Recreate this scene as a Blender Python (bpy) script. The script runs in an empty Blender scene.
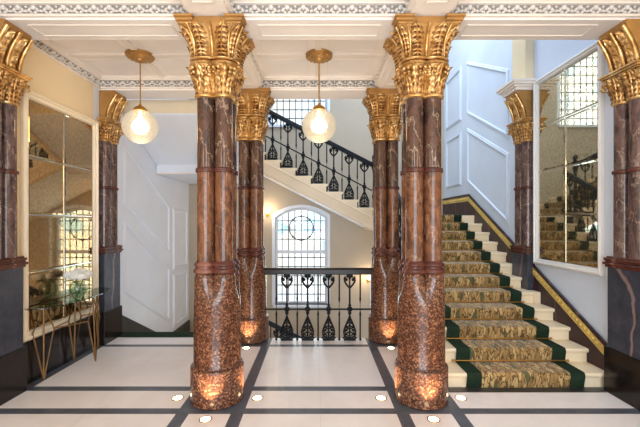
import bpy, math, random
from math import sin, cos, pi, sqrt, radians
from mathutils import Vector
random.seed(7)
SC = bpy.context.scene
COL = SC.collection

# ------------------------------------------------------------------ materials
def lin(c):
    return tuple(((v/255)/12.92 if v/255 <= .04045 else ((v/255+.055)/1.055)**2.4) for v in c) + (1.0,)

class NT:
    def __init__(s, name):
        s.m = bpy.data.materials.new(name); s.m.use_nodes = True
        s.t = s.m.node_tree; s.n = s.t.nodes; s.l = s.t.links
        s.b = s.n['Principled BSDF']; s.out = s.n['Material Output']
    def add(s, kind, **kw):
        n = s.n.new(kind)
        for k, v in kw.items(): setattr(n, k, v)
        return n
    def link(s, a, b): s.l.new(a, b)
    def coords(s, scale=(1,1,1), rnd=True):
        tc = s.add('ShaderNodeTexCoord'); mp = s.add('ShaderNodeMapping')
        mp.inputs['Scale'].default_value = scale
        s.link(tc.outputs['Object'], mp.inputs['Vector'])
        if rnd:
            oi = s.add('ShaderNodeObjectInfo'); mu = s.add('ShaderNodeMath', operation='MULTIPLY')
            mu.inputs[1].default_value = 37.0
            s.link(oi.outputs['Random'], mu.inputs[0]); s.link(mu.outputs[0], mp.inputs['Location'])
        return mp.outputs['Vector']
    def noise(s, vec, scale, detail=4, rough=.6, dist=0):
        n = s.add('ShaderNodeTexNoise'); n.inputs['Scale'].default_value = scale
        n.inputs['Detail'].default_value = detail; n.inputs['Roughness'].default_value = rough
        n.inputs['Distortion'].default_value = dist
        s.link(vec, n.inputs['Vector']); return n.outputs['Fac']
    def voro(s, vec, scale, feature='F1', out='Distance'):
        n = s.add('ShaderNodeTexVoronoi', feature=feature); n.inputs['Scale'].default_value = scale
        s.link(vec, n.inputs['Vector']); return n.outputs[out]
    def ramp(s, fac, stops, interp='LINEAR'):
        n = s.add('ShaderNodeValToRGB'); cr = n.color_ramp; cr.interpolation = interp
        while len(cr.elements) < len(stops): cr.elements.new(.5)
        for e, (p, c) in zip(cr.elements, stops):
            e.position = p; e.color = lin(c) if len(c) == 3 else c
        s.link(fac, n.inputs['Fac']); return n.outputs['Color']
    def mix(s, fac, a, b, blend='MIX'):
        n = s.add('ShaderNodeMix', data_type='RGBA', blend_type=blend)
        if isinstance(fac, (int, float)): n.inputs[0].default_value = fac
        else: s.link(fac, n.inputs[0])
        for v, i in ((a, 6), (b, 7)):
            if isinstance(v, tuple): n.inputs[i].default_value = lin(v)
            else: s.link(v, n.inputs[i])
        return n.outputs[2]
    def math(s, op, a, b=0.0):
        n = s.add('ShaderNodeMath', operation=op)
        for v, i in ((a, 0), (b, 1)):
            if isinstance(v, (int, float)): n.inputs[i].default_value = v
            else: s.link(v, n.inputs[i])
        return n.outputs[0]
    def col(s, c):
        if isinstance(c, tuple): s.b.inputs['Base Color'].default_value = lin(c)
        else: s.link(c, s.b.inputs['Base Color'])
    def set(s, rough=.5, metal=0, spec=.5):
        s.b.inputs['Roughness'].default_value = rough; s.b.inputs['Metallic'].default_value = metal
        s.b.inputs['Specular IOR Level'].default_value = spec
    def bump(s, h, strength=.2, dist=.01):
        n = s.add('ShaderNodeBump'); n.inputs['Strength'].default_value = strength
        n.inputs['Distance'].default_value = dist
        s.link(h, n.inputs['Height']); s.link(n.outputs[0], s.b.inputs['Normal'])

def paint(name, c, var=4, rough=.6):
    t = NT(name); v = t.coords(rnd=False); f = t.noise(v, 1.3, 3)
    t.col(t.ramp(f, [(.3, tuple(max(0, x-var) for x in c)), (.7, tuple(min(255, x+var) for x in c))]))
    t.set(rough, 0, .3); return t.m
def plain(name, c, rough=.5, metal=0, spec=.5):
    t = NT(name); v = t.coords(); f = t.noise(v, 6, 3)
    t.col(t.ramp(f, [(.3, tuple(int(x*.92) for x in c)), (.7, tuple(min(255, int(x*1.06)) for x in c))]))
    t.set(rough, metal, spec); return t.m

M = {}
M['cream'] = paint('cream wall paint', (236, 215, 178))
M['white'] = paint('pale stairwell paint', (236, 240, 250))
M['backwall'] = paint('warm grey wall paint', (188, 174, 156))
M['paleframe'] = paint('off white lacquered wood', (232, 230, 228), 3, .35)
M['blue'] = paint('pale blue grey paint', (216, 226, 242))
M['ceil'] = paint('ceiling paint', (241, 233, 230))
M['mould'] = paint('plaster moulding paint', (236, 226, 217))
M['ornament'] = paint('plaster ornament paint', (222, 216, 211))
M['gap_shade'] = paint('painted cornice gap shade', (152, 147, 144))  # shade in the cornice gaps, put into the colour as darker grey
M['frame'] = paint('cream lacquered wood', (244, 228, 202), 3, .35)
M['winframe'] = paint('white window paint', (226, 232, 244), 3, .4)

def gold():
    t = NT('gilding'); v = t.coords(); f = t.noise(v, 14, 4)
    c = t.ramp(f, [(.3, (158, 112, 60)), (.5, (206, 158, 94)), (.7, (246, 216, 158))])
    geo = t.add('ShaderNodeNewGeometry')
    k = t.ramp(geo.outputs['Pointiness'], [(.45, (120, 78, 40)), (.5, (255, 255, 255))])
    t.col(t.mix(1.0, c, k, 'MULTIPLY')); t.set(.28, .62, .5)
    t.bump(t.noise(v, 60, 3), .25, .004); return t.m
M['gold'] = gold()
M['goldflat'] = plain('dull gilding', (184, 138, 80), .4, .5)
M['brass'] = plain('brass', (196, 148, 70), .3, .9)
M['bronze'] = plain('bronze', (156, 118, 76), .38, .7)

def marble_brown(name, stops, vein_c, fleck_c, vk=95):
    t = NT(name); v = t.coords((1, 1, .5))
    f = t.noise(v, 6.5, 9, .66, 1.4)
    base = t.ramp(f, stops)
    w = t.add('ShaderNodeTexWave', wave_type='BANDS', bands_direction='DIAGONAL')
    w.inputs['Scale'].default_value = 3.4; w.inputs['Distortion'].default_value = 12
    w.inputs['Detail'].default_value = 6; w.inputs['Detail Scale'].default_value = 1.4; w.inputs['Detail Roughness'].default_value = .65
    t.link(v, w.inputs['Vector'])
    vein = t.ramp(w.outputs['Fac'], [(.965, (0, 0, 0)), (1.0, (vk, vk, vk))])
    sp = t.ramp(t.noise(v, 30, 6, .75), [(.54, (0, 0, 0)), (.68, (160, 160, 160))])
    c = t.mix(sp, base, fleck_c); c = t.mix(vein, c, vein_c)
    t.col(c); t.set(.14, 0, .4); return t.m
M['marble'] = marble_brown('dark brown veined marble', [(.28, (34, 26, 24)), (.44, (64, 46, 40)), (.56, (96, 66, 52)), (.66, (72, 50, 42)), (.8, (46, 34, 31))], (232, 202, 172), (136, 98, 74), 150)
M['marble_red'] = marble_brown('red brown veined marble', [(.28, (52, 34, 28)), (.44, (92, 58, 42)), (.56, (128, 82, 56)), (.66, (98, 64, 48)), (.8, (60, 42, 36))], (230, 200, 170), (160, 112, 82), 110)
M['piershaft'] = marble_brown('purple brown veined marble', [(.28, (38, 32, 34)), (.44, (74, 56, 54)), (.56, (104, 80, 74)), (.66, (78, 62, 60)), (.8, (46, 38, 40))], (220, 186, 166), (146, 116, 104), 140)

def granite(name, stops, scale=42, rough=.14):
    t = NT(name); v = t.coords()
    n = t.add('ShaderNodeTexVoronoi'); n.inputs['Scale'].default_value = scale
    t.link(v, n.inputs['Vector'])
    sx = t.add('ShaderNodeSeparateColor'); t.link(n.outputs['Color'], sx.inputs[0])
    c = t.ramp(sx.outputs[0], stops, 'CONSTANT')
    f = t.noise(v, 90, 3)
    t.col(t.mix(t.math('MULTIPLY', f, .6), c, (84, 52, 38))); t.set(rough, 0, .45); return t.m
M['granite'] = granite('speckled brown granite', [(0, (62, 40, 32)), (.25, (124, 82, 60)), (.5, (98, 62, 46)), (.7, (164, 116, 88)), (.86, (74, 50, 42))], 75)

def slate(name, a, b, veinc, rough=.3):
    t = NT(name); v = t.coords(); f = t.noise(v, 7, 8, .68, .4)
    base = t.ramp(f, [(.3, a), (.7, b)])
    w = t.add('ShaderNodeTexWave', wave_type='BANDS', bands_direction='Y')
    w.inputs['Scale'].default_value = .5; w.inputs['Distortion'].default_value = 9; w.inputs['Detail'].default_value = 5
    t.link(v, w.inputs['Vector'])
    k = t.ramp(w.outputs['Fac'], [(.982, (0, 0, 0)), (1, (170, 170, 170))])
    t.col(t.mix(k, base, veinc)); t.set(rough, 0, .3); return t.m
M['slate'] = slate('blue grey slate marble', (42, 45, 56), (74, 76, 88), (196, 160, 150))
M['blackgranite'] = slate('dark brown black granite', (22, 18, 17), (42, 34, 31), (70, 54, 46), .16)
M['darkstone'] = slate('dark grey green stone', (46, 47, 48), (68, 68, 68), (90, 90, 88), .3)
M['redmarble'] = slate('dark red marble', (34, 18, 24), (60, 32, 38), (130, 96, 96), .32)
M['ringmarble'] = slate('liver red marble', (66, 34, 29), (104, 60, 50), (170, 120, 104), .2)
M['stone'] = paint('cream stone', (240, 222, 192), 5, .35)
M['stringstone'] = paint('warm cream stone', (238, 218, 192), 7, .5)

def floor_mat():
    t = NT('limestone floor with slate bands')
    tc = t.add('ShaderNodeTexCoord'); sp = t.add('ShaderNodeSeparateXYZ')
    t.link(tc.outputs['Object'], sp.inputs[0]); X, Y = sp.outputs[0], sp.outputs[1]
    def band(c, a, b):
        return t.math('MULTIPLY', t.math('GREATER_THAN', c, a), t.math('LESS_THAN', c, b))
    def union(lst):
        o = lst[0]
        for q in lst[1:]: o = t.math('MAXIMUM', o, q)
        return o
    per = 2.0
    rows = [band(Y, a, b) for a, b in ((3.276, 3.376), (3.725, 3.825), (5.045, 5.135), (1.49, 1.59), (1.94, 2.04), (-.3, -.2), (.15, .25))]
    cols = [band(X, a, b) for a, b in ((-1.25, -1.135), (-.765, -.652), (.705, .82), (1.19, 1.305), (-3.1, -2.925), (2.9, 3.1))]
    inner = t.math('LESS_THAN', Y, 5.135)
    cols = [t.math('MULTIPLY', c, inner) for c in cols]
    pads = [t.math('MULTIPLY', band(X, a, b), band(Y, c, d)) for a, b in ((-1.25, -.652), (.705, 1.305)) for c, d in ((3.276, 3.825), (5.045, 5.6), (1.49, 2.04))]
    dark = union(rows+cols+pads)
    joint = union([band(X, a-.0015, a+.0015) for a in (-2.05, .03, 2.1)] + [band(Y, a-.0015, a+.0015) for a in (2.65, 4.4, .9)])
    v = t.coords(rnd=False)
    f = t.noise(v, 1.6, 7, .6, 1.0); f2 = t.noise(v, 8, 5)
    cream = t.ramp(f, [(.3, (224, 216, 214)), (.55, (233, 227, 227)), (.75, (226, 217, 213))])
    sl = t.ramp(f2, [(.3, (72, 76, 86)), (.7, (92, 96, 106))])
    c = t.mix(t.math('MULTIPLY', joint, .35), cream, (150, 136, 120))
    t.col(t.mix(dark, c, sl)); t.set(.3, 0, .4); return t.m
M['floor'] = floor_mat()
M['lead'] = plain('grey lead came', (96, 100, 106), .5)
M['iron'] = plain('black iron', (16, 21, 28), .5, 0, .25)
M['ironbrown'] = plain('dark handrail wood', (36, 25, 22), .34, 0, .3)
M['chrome'] = plain('bevelled silver glass bar', (196, 190, 176), .12, .95)
M['green'] = plain('dark green carpet', (36, 52, 40), .95, 0, .1)

def carpet():
    t = NT('leaf patterned carpet')
    tc = t.add('ShaderNodeTexCoord'); sp = t.add('ShaderNodeSeparateXYZ'); t.link(tc.outputs['Object'], sp.inputs[0])
    L = t.math('ADD', sp.outputs[1], sp.outputs[2])
    cb = t.add('ShaderNodeCombineXYZ'); t.link(sp.outputs[0], cb.inputs[0]); t.link(L, cb.inputs[1])
    mp = t.add('ShaderNodeMapping'); mp.inputs['Scale'].default_value = (25, 9, 1); mp.inputs['Rotation'].default_value = (0, 0, .7)
    t.link(cb.outputs[0], mp.inputs['Vector'])
    nz = t.add('ShaderNodeTexNoise'); nz.inputs['Scale'].default_value = 1.1; t.link(mp.outputs[0], nz.inputs['Vector'])
    v = t.add('ShaderNodeVectorMath', operation='ADD'); sc = t.add('ShaderNodeVectorMath', operation='SCALE')
    sc.inputs['Scale'].default_value = 1.6; t.link(nz.outputs['Color'], sc.inputs[0]); t.link(mp.outputs[0], v.inputs[0]); t.link(sc.outputs[0], v.inputs[1])
    e = t.voro(v.outputs[0], 1.0, 'DISTANCE_TO_EDGE')
    line = t.ramp(e, [(.03, (255, 255, 255)), (.1, (0, 0, 0))])
    cell = t.voro(v.outputs[0], 1.0, 'F1', 'Color'); sx = t.add('ShaderNodeSeparateColor'); t.link(cell, sx.inputs[0])
    base = t.ramp(sx.outputs[0], [(0, (176, 144, 96)), (.3, (152, 122, 80)), (.6, (194, 164, 114)), (.93, (92, 100, 72))], 'CONSTANT')
    t.col(t.mix(line, base, (92, 70, 44))); t.set(.95, 0, .1); t.b.inputs['Sheen Weight'].default_value = .5; t.b.inputs['Sheen Roughness'].default_value = .35; return t.m
M['carpet'] = carpet()

def mirror_mat(name, tint, spk):
    t = NT(name); v = t.coords(rnd=False)
    f = t.noise(v, 34, 6, .75); g = t.noise(v, 2.2, 3)
    k = t.ramp(f, [(.4, (0, 0, 0)), (.66, (190, 190, 190))])
    c = t.mix(t.math('MULTIPLY', g, .5), tint, tuple(int(x*.8) for x in tint))
    c = t.mix(k, c, spk); t.col(c); t.set(.02, 1, .5)
    t.b.inputs['Metallic'].default_value = .96
    r = t.ramp(f, [(.45, (8, 8, 8)), (.66, (96, 96, 96))]); t.link(r, t.b.inputs['Roughness']); return t.m
M['mirror_l'] = mirror_mat('antique bronze mirror', (198, 166, 122), (112, 82, 46))
M['mirror_r'] = mirror_mat('antique silver mirror', (226, 214, 186), (138, 116, 74))

def glass(name, tint, gloss=.12, alpha=.9):
    t = NT(name)
    tr = t.add('ShaderNodeBsdfTransparent'); tr.inputs[0].default_value = lin(tint)
    gl = t.add('ShaderNodeBsdfGlossy'); gl.inputs['Roughness'].default_value = .03
    fr = t.add('ShaderNodeFresnel'); fr.inputs['IOR'].default_value = 1.5
    mx = t.add('ShaderNodeMixShader')
    geo = t.add('ShaderNodeNewGeometry')
    t.link(t.math('MULTIPLY', t.math('ADD', fr.outputs[0], gloss*.3), t.math('SUBTRACT', 1.0, geo.outputs['Backfacing'])), mx.inputs[0])
    t.link(tr.outputs[0], mx.inputs[1]); t.link(gl.outputs[0], mx.inputs[2])
    t.link(mx.outputs[0], t.out.inputs['Surface']); return t.m
M['glass'] = glass('clear glass', (238, 245, 241), .1)
M['tableglass'] = glass('smoked table glass', (176, 192, 182), .25)

def leaded():
    t = NT('leaded window glass'); v = t.coords((1, 1, 1), False)
    f = t.voro(v, 2.3, 'F1', 'Color'); sx = t.add('ShaderNodeSeparateColor'); t.link(f, sx.inputs[0])
    c = t.ramp(sx.outputs[0], [(0, (255, 254, 250)), (.4, (248, 252, 255)), (.66, (255, 250, 240)), (.88, (214, 234, 242))])
    tr = t.add('ShaderNodeBsdfTransparent'); t.link(c, tr.inputs[0])
    gl = t.add('ShaderNodeBsdfGlossy'); gl.inputs['Roughness'].default_value = .1
    mx = t.add('ShaderNodeMixShader'); mx.inputs[0].default_value = .06
    t.link(tr.outputs[0], mx.inputs[1]); t.link(gl.outputs[0], mx.inputs[2]); t.link(mx.outputs[0], t.out.inputs['Surface']); return t.m
M['leaded'] = leaded()

def emit(name, c, s):
    t = NT(name); e = t.add('ShaderNodeEmission'); e.inputs[0].default_value = lin(c); e.inputs[1].default_value = s
    t.link(e.outputs[0], t.out.inputs['Surface']); return t.m
M['bulb'] = emit('lit bulb', (255, 220, 160), 20)
M['lens'] = emit('lit uplight lens', (255, 226, 176), 14)

def globe_mat():
    t = NT('ribbed lit glass globe'); tc = t.add('ShaderNodeTexCoord')
    w = t.add('ShaderNodeTexWave', wave_type='BANDS', bands_direction='Z'); w.inputs['Scale'].default_value = 18
    w.inputs['Distortion'].default_value = .6
    t.link(tc.outputs['Object'], w.inputs['Vector'])
    bp = t.add('ShaderNodeBump'); bp.inputs['Strength'].default_value = .6; bp.inputs['Distance'].default_value = .01
    t.link(w.outputs['Fac'], bp.inputs['Height'])
    tr = t.add('ShaderNodeBsdfTransparent'); tr.inputs[0].default_value = lin((252, 240, 222))
    gl = t.add('ShaderNodeBsdfGlossy'); gl.inputs['Roughness'].default_value = .08; t.link(bp.outputs[0], gl.inputs['Normal'])
    em = t.add('ShaderNodeEmission'); em.inputs[0].default_value = lin((255, 236, 204)); em.inputs[1].default_value = 1.0
    m1 = t.add('ShaderNodeMixShader'); m1.inputs[0].default_value = .48
    lw = t.add('ShaderNodeLayerWeight'); lw.inputs[0].default_value = .35; t.link(bp.outputs[0], lw.inputs['Normal'])
    m2 = t.add('ShaderNodeMixShader'); t.link(t.math('MULTIPLY', lw.outputs['Fresnel'], .6), m2.inputs[0])
    t.link(tr.outputs[0], m1.inputs[1]); t.link(em.outputs[0], m1.inputs[2])
    t.link(m1.outputs[0], m2.inputs[1]); t.link(gl.outputs[0], m2.inputs[2]); t.link(m2.outputs[0], t.out.inputs['Surface']); return t.m
M['globe'] = globe_mat()
M['petal'] = plain('white hydrangea petals', (255, 253, 242), .8, 0, .1)
M['stem'] = plain('green stems', (86, 108, 48), .6)
M['giltband'] = plain('pale gilt braid', (226, 194, 110), .38, .35)
M['dim'] = plain('dark plate', (60, 50, 44), .4)

# ------------------------------------------------------------------ mesh helper
class MB:
    def __init__(s): s.v = []; s.f = []
    def quadgrid(s, rows, closeu=False, closev=False):
        b = len(s.v); nr = len(rows); nc = len(rows[0])
        for r in rows: s.v.extend(tuple(p) for p in r)
        for i in range(nr if closev else nr-1):
            for j in range(nc if closeu else nc-1):
                a = b+i*nc+j; c = b+i*nc+(j+1) % nc; d = b+((i+1) % nr)*nc+(j+1) % nc; e = b+((i+1) % nr)*nc+j
                s.f.append((a, c, d, e))
        return b
    def box(s, x0, x1, y0, y1, z0, z1):
        b = len(s.v)
        s.v += [(x, y, z) for z in (z0, z1) for y in (y0, y1) for x in (x0, x1)]
        for q in ((0, 2, 3, 1), (4, 5, 7, 6), (0, 1, 5, 4), (2, 6, 7, 3), (0, 4, 6, 2), (1, 3, 7, 5)):
            s.f.append(tuple(b+i for i in q))
        return s
    def loft(s, rings, cap=True):
        n = len(rings[0]); b = s.quadgrid(rings, closeu=True)
        if cap:
            s.f.append(tuple(b+i for i in range(n-1, -1, -1)))
            s.f.append(tuple(b+(len(rings)-1)*n+i for i in range(n)))
        return s
    def lathe(s, prof, n=32, c=(0, 0, 0), cap=True):
        s.loft([[(c[0]+r*cos(2*pi*i/n), c[1]+r*sin(2*pi*i/n), c[2]+z) for i in range(n)] for r, z in prof], cap); return s
    def cyl(s, c, r, z0, z1, n=20):
        return s.lathe([(r, z0), (r, z1)], n, c)
    def tube(s, pts, r, n=8, cap=True):
        pts = [Vector(p) for p in pts]; rings = []
        rr = r if isinstance(r, (list, tuple)) else [r]*len(pts)
        up = Vector((0, 0, 1))
        for i, p in enumerate(pts):
            d = (pts[min(i+1, len(pts)-1)]-pts[max(i-1, 0)]).normalized()
            u = d.cross(up)
            if u.length < .05: u = d.cross(Vector((0, 1, 0)))
            u.normalize(); w = u.cross(d)
            rings.append([tuple(p+u*rr[i]*cos(2*pi*k/n)+w*rr[i]*sin(2*pi*k/n)) for k in range(n)])
        s.loft(rings, cap); return s
    def prism(s, poly, axis, a, b):
        # poly in the two other axes, extruded on axis from a to b
        def put(p, t):
            return {'x': (t, p[0], p[1]), 'y': (p[0], t, p[1]), 'z': (p[0], p[1], t)}[axis]
        k = len(s.v); n = len(poly)
        s.v += [put(p, a) for p in poly]+[put(p, b) for p in poly]
        s.f.append(tuple(range(k, k+n))); s.f.append(tuple(range(k+2*n-1, k+n-1, -1)))
        for i in range(n): s.f.append((k+i, k+n+i, k+n+(i+1) % n, k+(i+1) % n))
        return s
    def ell(s, c, r, n=8, m=5):
        b = len(s.v); s.v.append((c[0], c[1], c[2]-r[2]))
        for i in range(1, m):
            t = -pi/2+pi*i/m
            for j in range(n):
                a = 2*pi*j/n; s.v.append((c[0]+r[0]*cos(t)*cos(a), c[1]+r[1]*cos(t)*sin(a), c[2]+r[2]*sin(t)))
        s.v.append((c[0], c[1], c[2]+r[2])); top = len(s.v)-1
        for j in range(n):
            s.f.append((b, b+1+(j+1) % n, b+1+j)); s.f.append((top, top-n+j, top-n+(j+1) % n))
        for i in range(m-2):
            for j in range(n):
                a = b+1+i*n+j; d = b+1+i*n+(j+1) % n; s.f.append((a, d, d+n, a+n))
        return s
    def xform(s, start, fn):
        for i in range(start, len(s.v)): s.v[i] = tuple(fn(Vector(s.v[i])))
        return s
    def build(s, name, mat, parent=None, smooth=None, bevel=0, loc=None):
        me = bpy.data.meshes.new(name); me.from_pydata(s.v, [], s.f); me.update()
        import bmesh
        bm = bmesh.new(); bm.from_mesh(me); bmesh.ops.recalc_face_normals(bm, faces=bm.faces); bm.to_mesh(me); bm.free()
        me.materials.append(mat)
        o = bpy.data.objects.new(name, me); COL.objects.link(o)
        if parent: o.parent = parent
        if loc: o.location = loc
        if smooth is not None:
            me.polygons.foreach_set('use_smooth', [True]*len(me.polygons))
            try: me.set_sharp_from_angle(angle=radians(smooth))
            except Exception: pass
        if bevel:
            md = o.modifiers.new('soft edge', 'BEVEL'); md.width = bevel; md.segments = 2; md.limit_method = 'ANGLE'
        return o

def thing(name, label, cat, loc=(0, 0, 0), rz=0, group=None):
    o = bpy.data.objects.new(name, None); COL.objects.link(o); o.empty_display_size = .1
    o.location = loc; o.rotation_euler = (0, 0, rz); o['label'] = label; o['category'] = cat
    if group: o['group'] = group
    return o
def tag(o, label, cat, group=None, kind=None):
    o['label'] = label; o['category'] = cat
    if group: o['group'] = group
    if kind: o['kind'] = kind
    return o
def struct(name, mb, mat, bevel=0, smooth=None, parent=None):
    o = mb.build(name, mat, parent, smooth, bevel)
    if not parent: o['kind'] = 'structure'
    return o
def copy_tree(o, parent=None):
    c = o.copy(); COL.objects.link(c)
    if parent: c.parent = parent
    for ch in list(o.children): copy_tree(ch, c)
    return c

# ------------------------------------------------------------------ shell
XL, XR, YB, YF = -3.05, 3.02, 8.8, -4.0
SOF, CEI = 3.54, 3.72
EDGE = 5.42
fl = MB().box(XL, XR, YF, EDGE, -.25, 0); fl.box(XL, -1.2, EDGE, 5.67, -.25, 0)
struct('floor', fl, M['floor'])
w = MB().box(XL-.2, XL, YF, YB+.3, -3, 7); struct('wall_left', w, M['white'])
w = MB().box(XR, XR+.2, YF, YB+.3, -3, 7); struct('wall_right', w, M['blue'])
# cream lining of the hall on the mirror wall
w = MB().box(XL, XL+.012, 3.0, 5.02, .45, CEI); w.box(XL, XL+.012, YF, 3.0, .45, CEI); struct('wall_mirror_side', w, M['cream'])
w = MB().box(XR-.012, XR, YF, 3.3, .45, CEI); struct('wall_stair_side', w, M['cream'])

# back wall with an arched opening and an upper opening
AX0, AX1, AZ0, ASP, ATOP = -1.0, .24, -.27, 1.80, 2.04
UX0, UX1, UZ0, UZ1 = -1.12, .24, 4.0, 5.9
def arch(x):
    h = (AX1-AX0)/2; c = (AX0+AX1)/2; rise = ATOP-ASP; R = (h*h+rise*rise)/(2*rise)
    return ATOP-R+sqrt(max(0, R*R-(x-c)**2))
w = MB()
w.box(XL, AX0, YB, YB+.3, -3, UZ0); w.box(AX1, XR, YB, YB+.3, -3, UZ0)
w.box(AX0, AX1, YB, YB+.3, -3, AZ0)
N = 16
top = [(AX0+(AX1-AX0)*i/N, arch(AX0+(AX1-AX0)*i/N)) for i in range(N+1)]
w.prism(top+[(AX1, UZ0), (AX0, UZ0)], 'y', YB, YB+.3)
w.box(XL, UX0, YB, YB+.3, UZ0, 7); w.box(UX1, XR, YB, YB+.3, UZ0, 7); w.box(UX0, UX1, YB, YB+.3, UZ1, 7)
struct('wall_back', w, M['backwall'])
# front (entrance) wall behind the viewer: three tall openings to the street
w = MB()
for a, b in ((XL, -2.4), (-.9, -.7), (.7, .9), (2.4, XR)): w.box(a, b, YF-.25, YF, 0, CEI)
w.box(XL, XR, YF-.25, YF, 3.1, CEI+.3)
struct('wall_front', w, M['cream'])
# walls above the hall ceiling, closing the stairwell
w = MB().box(XL, 1.2, 5.52, 5.7, CEI, 7); w.box(1.02, 1.2, 3.75, 5.52, CEI, 7); w.box(1.2, XR, 3.55, 3.75, CEI, 7)
struct('wall_upper', w, M['white'])
c = MB().box(XL, XR, YF, 3.55, CEI, CEI+.15); c.box(XL, 1.02, 3.55, 5.55, CEI, CEI+.15)
struct('ceiling', c, M['ceil'])
c = MB().box(XL, -.6, 3.6, 9.0, 6.9, 7.0); c.box(XL, XR, 3.5, 5.6, 6.9, 7.0); c.box(2.6, XR, 5.6, 9, 6.9, 7.0); c.box(-.6, 2.6, 8.4, 9.0, 6.9, 7.0)
struct('ceiling_stairwell', c, M['ceil'])
struct('floor_lower_landing', MB().box(XL, -1.2, 7.42, YB, -1.25, -1.05), M['stone'])

# beams -------------------------------------------------------------
trim_i = [0]
def trim(mb, mat, bevel=0, smooth=None):
    trim_i[0] += 1
    return struct('trim_%d' % trim_i[0], mb, mat, bevel, smooth)
BXL, BXR = -.955, 1.0
FB0, FB1 = 3.37, 3.74
RB0, RB1 = 5.17, 5.54
HW = .17
trim(MB().box(XL, XR, FB0, FB1, SOF, CEI), M['ceil'])
trim(MB().box(XL, 1.2, RB0, RB1, SOF, CEI), M['ceil'])
for bx in (BXL, BXR):
    b = MB().box(bx-HW, bx+HW, YF, FB0, SOF, CEI); b.box(bx-HW, bx+HW, FB1, RB0, SOF, CEI)
    trim(b, M['ceil'])
# raised borders on the soffits and coffer ribs
def border(mb, x0, x1, y0, y1, z, wd=.014, h=.007):
    mb.box(x0, x1, y0, y0+wd, z-h, z); mb.box(x0, x1, y1-wd, y1, z-h, z)
    mb.box(x0, x0+wd, y0+wd, y1-wd, z-h, z); mb.box(x1-wd, x1, y0+wd, y1-wd, z-h, z)
b = MB()
for y0, y1 in ((FB0+.08, FB1-.08),):
    border(b, XL+.35, BXL-.4, y0, y1, SOF); border(b, BXL+.4, BXR-.4, y0, y1, SOF); border(b, BXR+.4, XR-.4, y0, y1, SOF)
for bx in (BXL, BXR): border(b, bx-.1, bx+.1, 4.05, 4.95, SOF); border(b, bx-.1, bx+.1, 1.6, 3.1, SOF)
trim(b, M['mould'])
b = MB(); cy = 4.47
for x0, x1 in ((XL, BXL-HW), (BXL+HW, BXR-HW)):
    cx = -2.13 if x0 == XL else .012
    b.box(x0, x1, cy-.035, cy+.035, CEI-.018, CEI); b.box(cx-.035, cx+.035, FB1, RB0, CEI-.018, CEI)
    border(b, x0+.14, cx-.12, FB1+.14, cy-.12, CEI, .01, .004); border(b, cx+.12, x1-.14, FB1+.14, cy-.12, CEI, .01, .004)
    border(b, x0+.14, cx-.12, cy+.12, RB0-.14, CEI, .01, .004); border(b, cx+.12, x1-.14, cy+.12, RB0-.14, CEI, .01, .004)
trim(b, M['mould'])

# enriched cornices: run from p0 to p1 along a face with outward normal n
def cornice(p0, p1, n, z0=3.56, z1=CEI, unit=.135):
    p0, p1, n = Vector(p0+(0,)), Vector(p1+(0,)), Vector(n+(0,))
    L = (p1-p0).length; d = (p1-p0).normalized(); h = z1-z0
    prof = [(0, 0), (.03, 0), (.034, .012), (.03, .022), (.004, .026), (.004, h-.048), (.03, h-.045), (.034, h-.032), (.05, h-.025), (.062, h-.008), (.062, h), (0, h)]
    mb = MB()
    mb.loft([[tuple(p+n*o+Vector((0, 0, z0+z))) for o, z in prof] for p in (p0, p1)])
    mb.build
    orn = MB(); k = max(1, int(L/unit)); u = L/k; zc = z0+.028+(h-.078)/2; hh = (h-.078)/2
    for i in range(k):
        c = p0+d*(u*(i+.5))+n*.016
        def put(a, z, ra, rz_, ro, rot=0):
            s0 = len(orn.v); orn.ell((0, 0, 0), (ra, ro, rz_), 8, 5)
            cr, sr = cos(rot), sin(rot)
            orn.xform(s0, lambda v: c+d*(a+v.x*cr-v.z*sr)+n*v.y+Vector((0, 0, zc-c.z+z+v.x*sr+v.z*cr)))
        put(0, hh*.35, .024, .024, .028)
        put(-.036, -.006, .026, .013, .018, .9); put(.036, -.006, .026, .013, .018, -.9)
        put(-.02, -hh*.72, .02, .011, .018, -.5); put(.02, -hh*.72, .02, .011, .018, .5)
        put(u*.5, hh*.5, .012, .012, .016); put(u*.5, -hh*.45, .018, .012, .016, .4*(-1)**i)
    shade = MB(); shade.loft([[tuple(p+n*o+Vector((0, 0, z0+z))) for o, z in ((.002, .026), (.006, .026), (.006, h-.048), (.002, h-.048))] for p in (p0, p1)])  # thin dark strip painting the shade behind the ornaments
    return mb, orn, shade
allc = []
xs = ((XL, BXL-HW), (BXL+HW, BXR-HW), (BXR+HW, XR))
for x0, x1 in xs: allc.append(cornice((x0, FB0), (x1, FB0), (0, -1)))
for x0, x1 in xs[:2]:
    allc.append(cornice((x0, RB0), (x1, RB0), (0, -1))); allc.append(cornice((x0, FB1), (x1, FB1), (0, 1)))
for bx, s in ((BXL-HW, -1), (BXL+HW, 1), (BXR-HW, -1)):
    allc.append(cornice((bx, FB1), (bx, RB0), (s, 0)))
for bx, s in ((BXL-HW, -1), (BXL+HW, 1), (BXR-HW, -1), (BXR+HW, 1)):
    allc.append(cornice((bx, 1.6), (bx, FB0), (s, 0)))
allc.append(cornice((XL+.012, FB1), (XL+.012, RB0), (1, 0)))
allc.append(cornice((XL+.012, 1.6), (XL+.012, FB0), (1, 0)))
for mb, orn, shade in allc:
    o = trim(mb, M['mould'], smooth=30)
    shade.build('gap_shade_strip', M['gap_shade'], o)
    orn.build('ornament', M['ornament'], o, smooth=60)

# left wall: dark granite wainscot and its base
struct('baseboard_left', MB().box(XL, XL+.03, YF, 5.45, 0, .45), M['blackgranite'], .004)
struct('baseboard_right', MB().box(XR-.03, XR, YF, 3.3, 0, .45), M['blackgranite'], .004)

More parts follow.
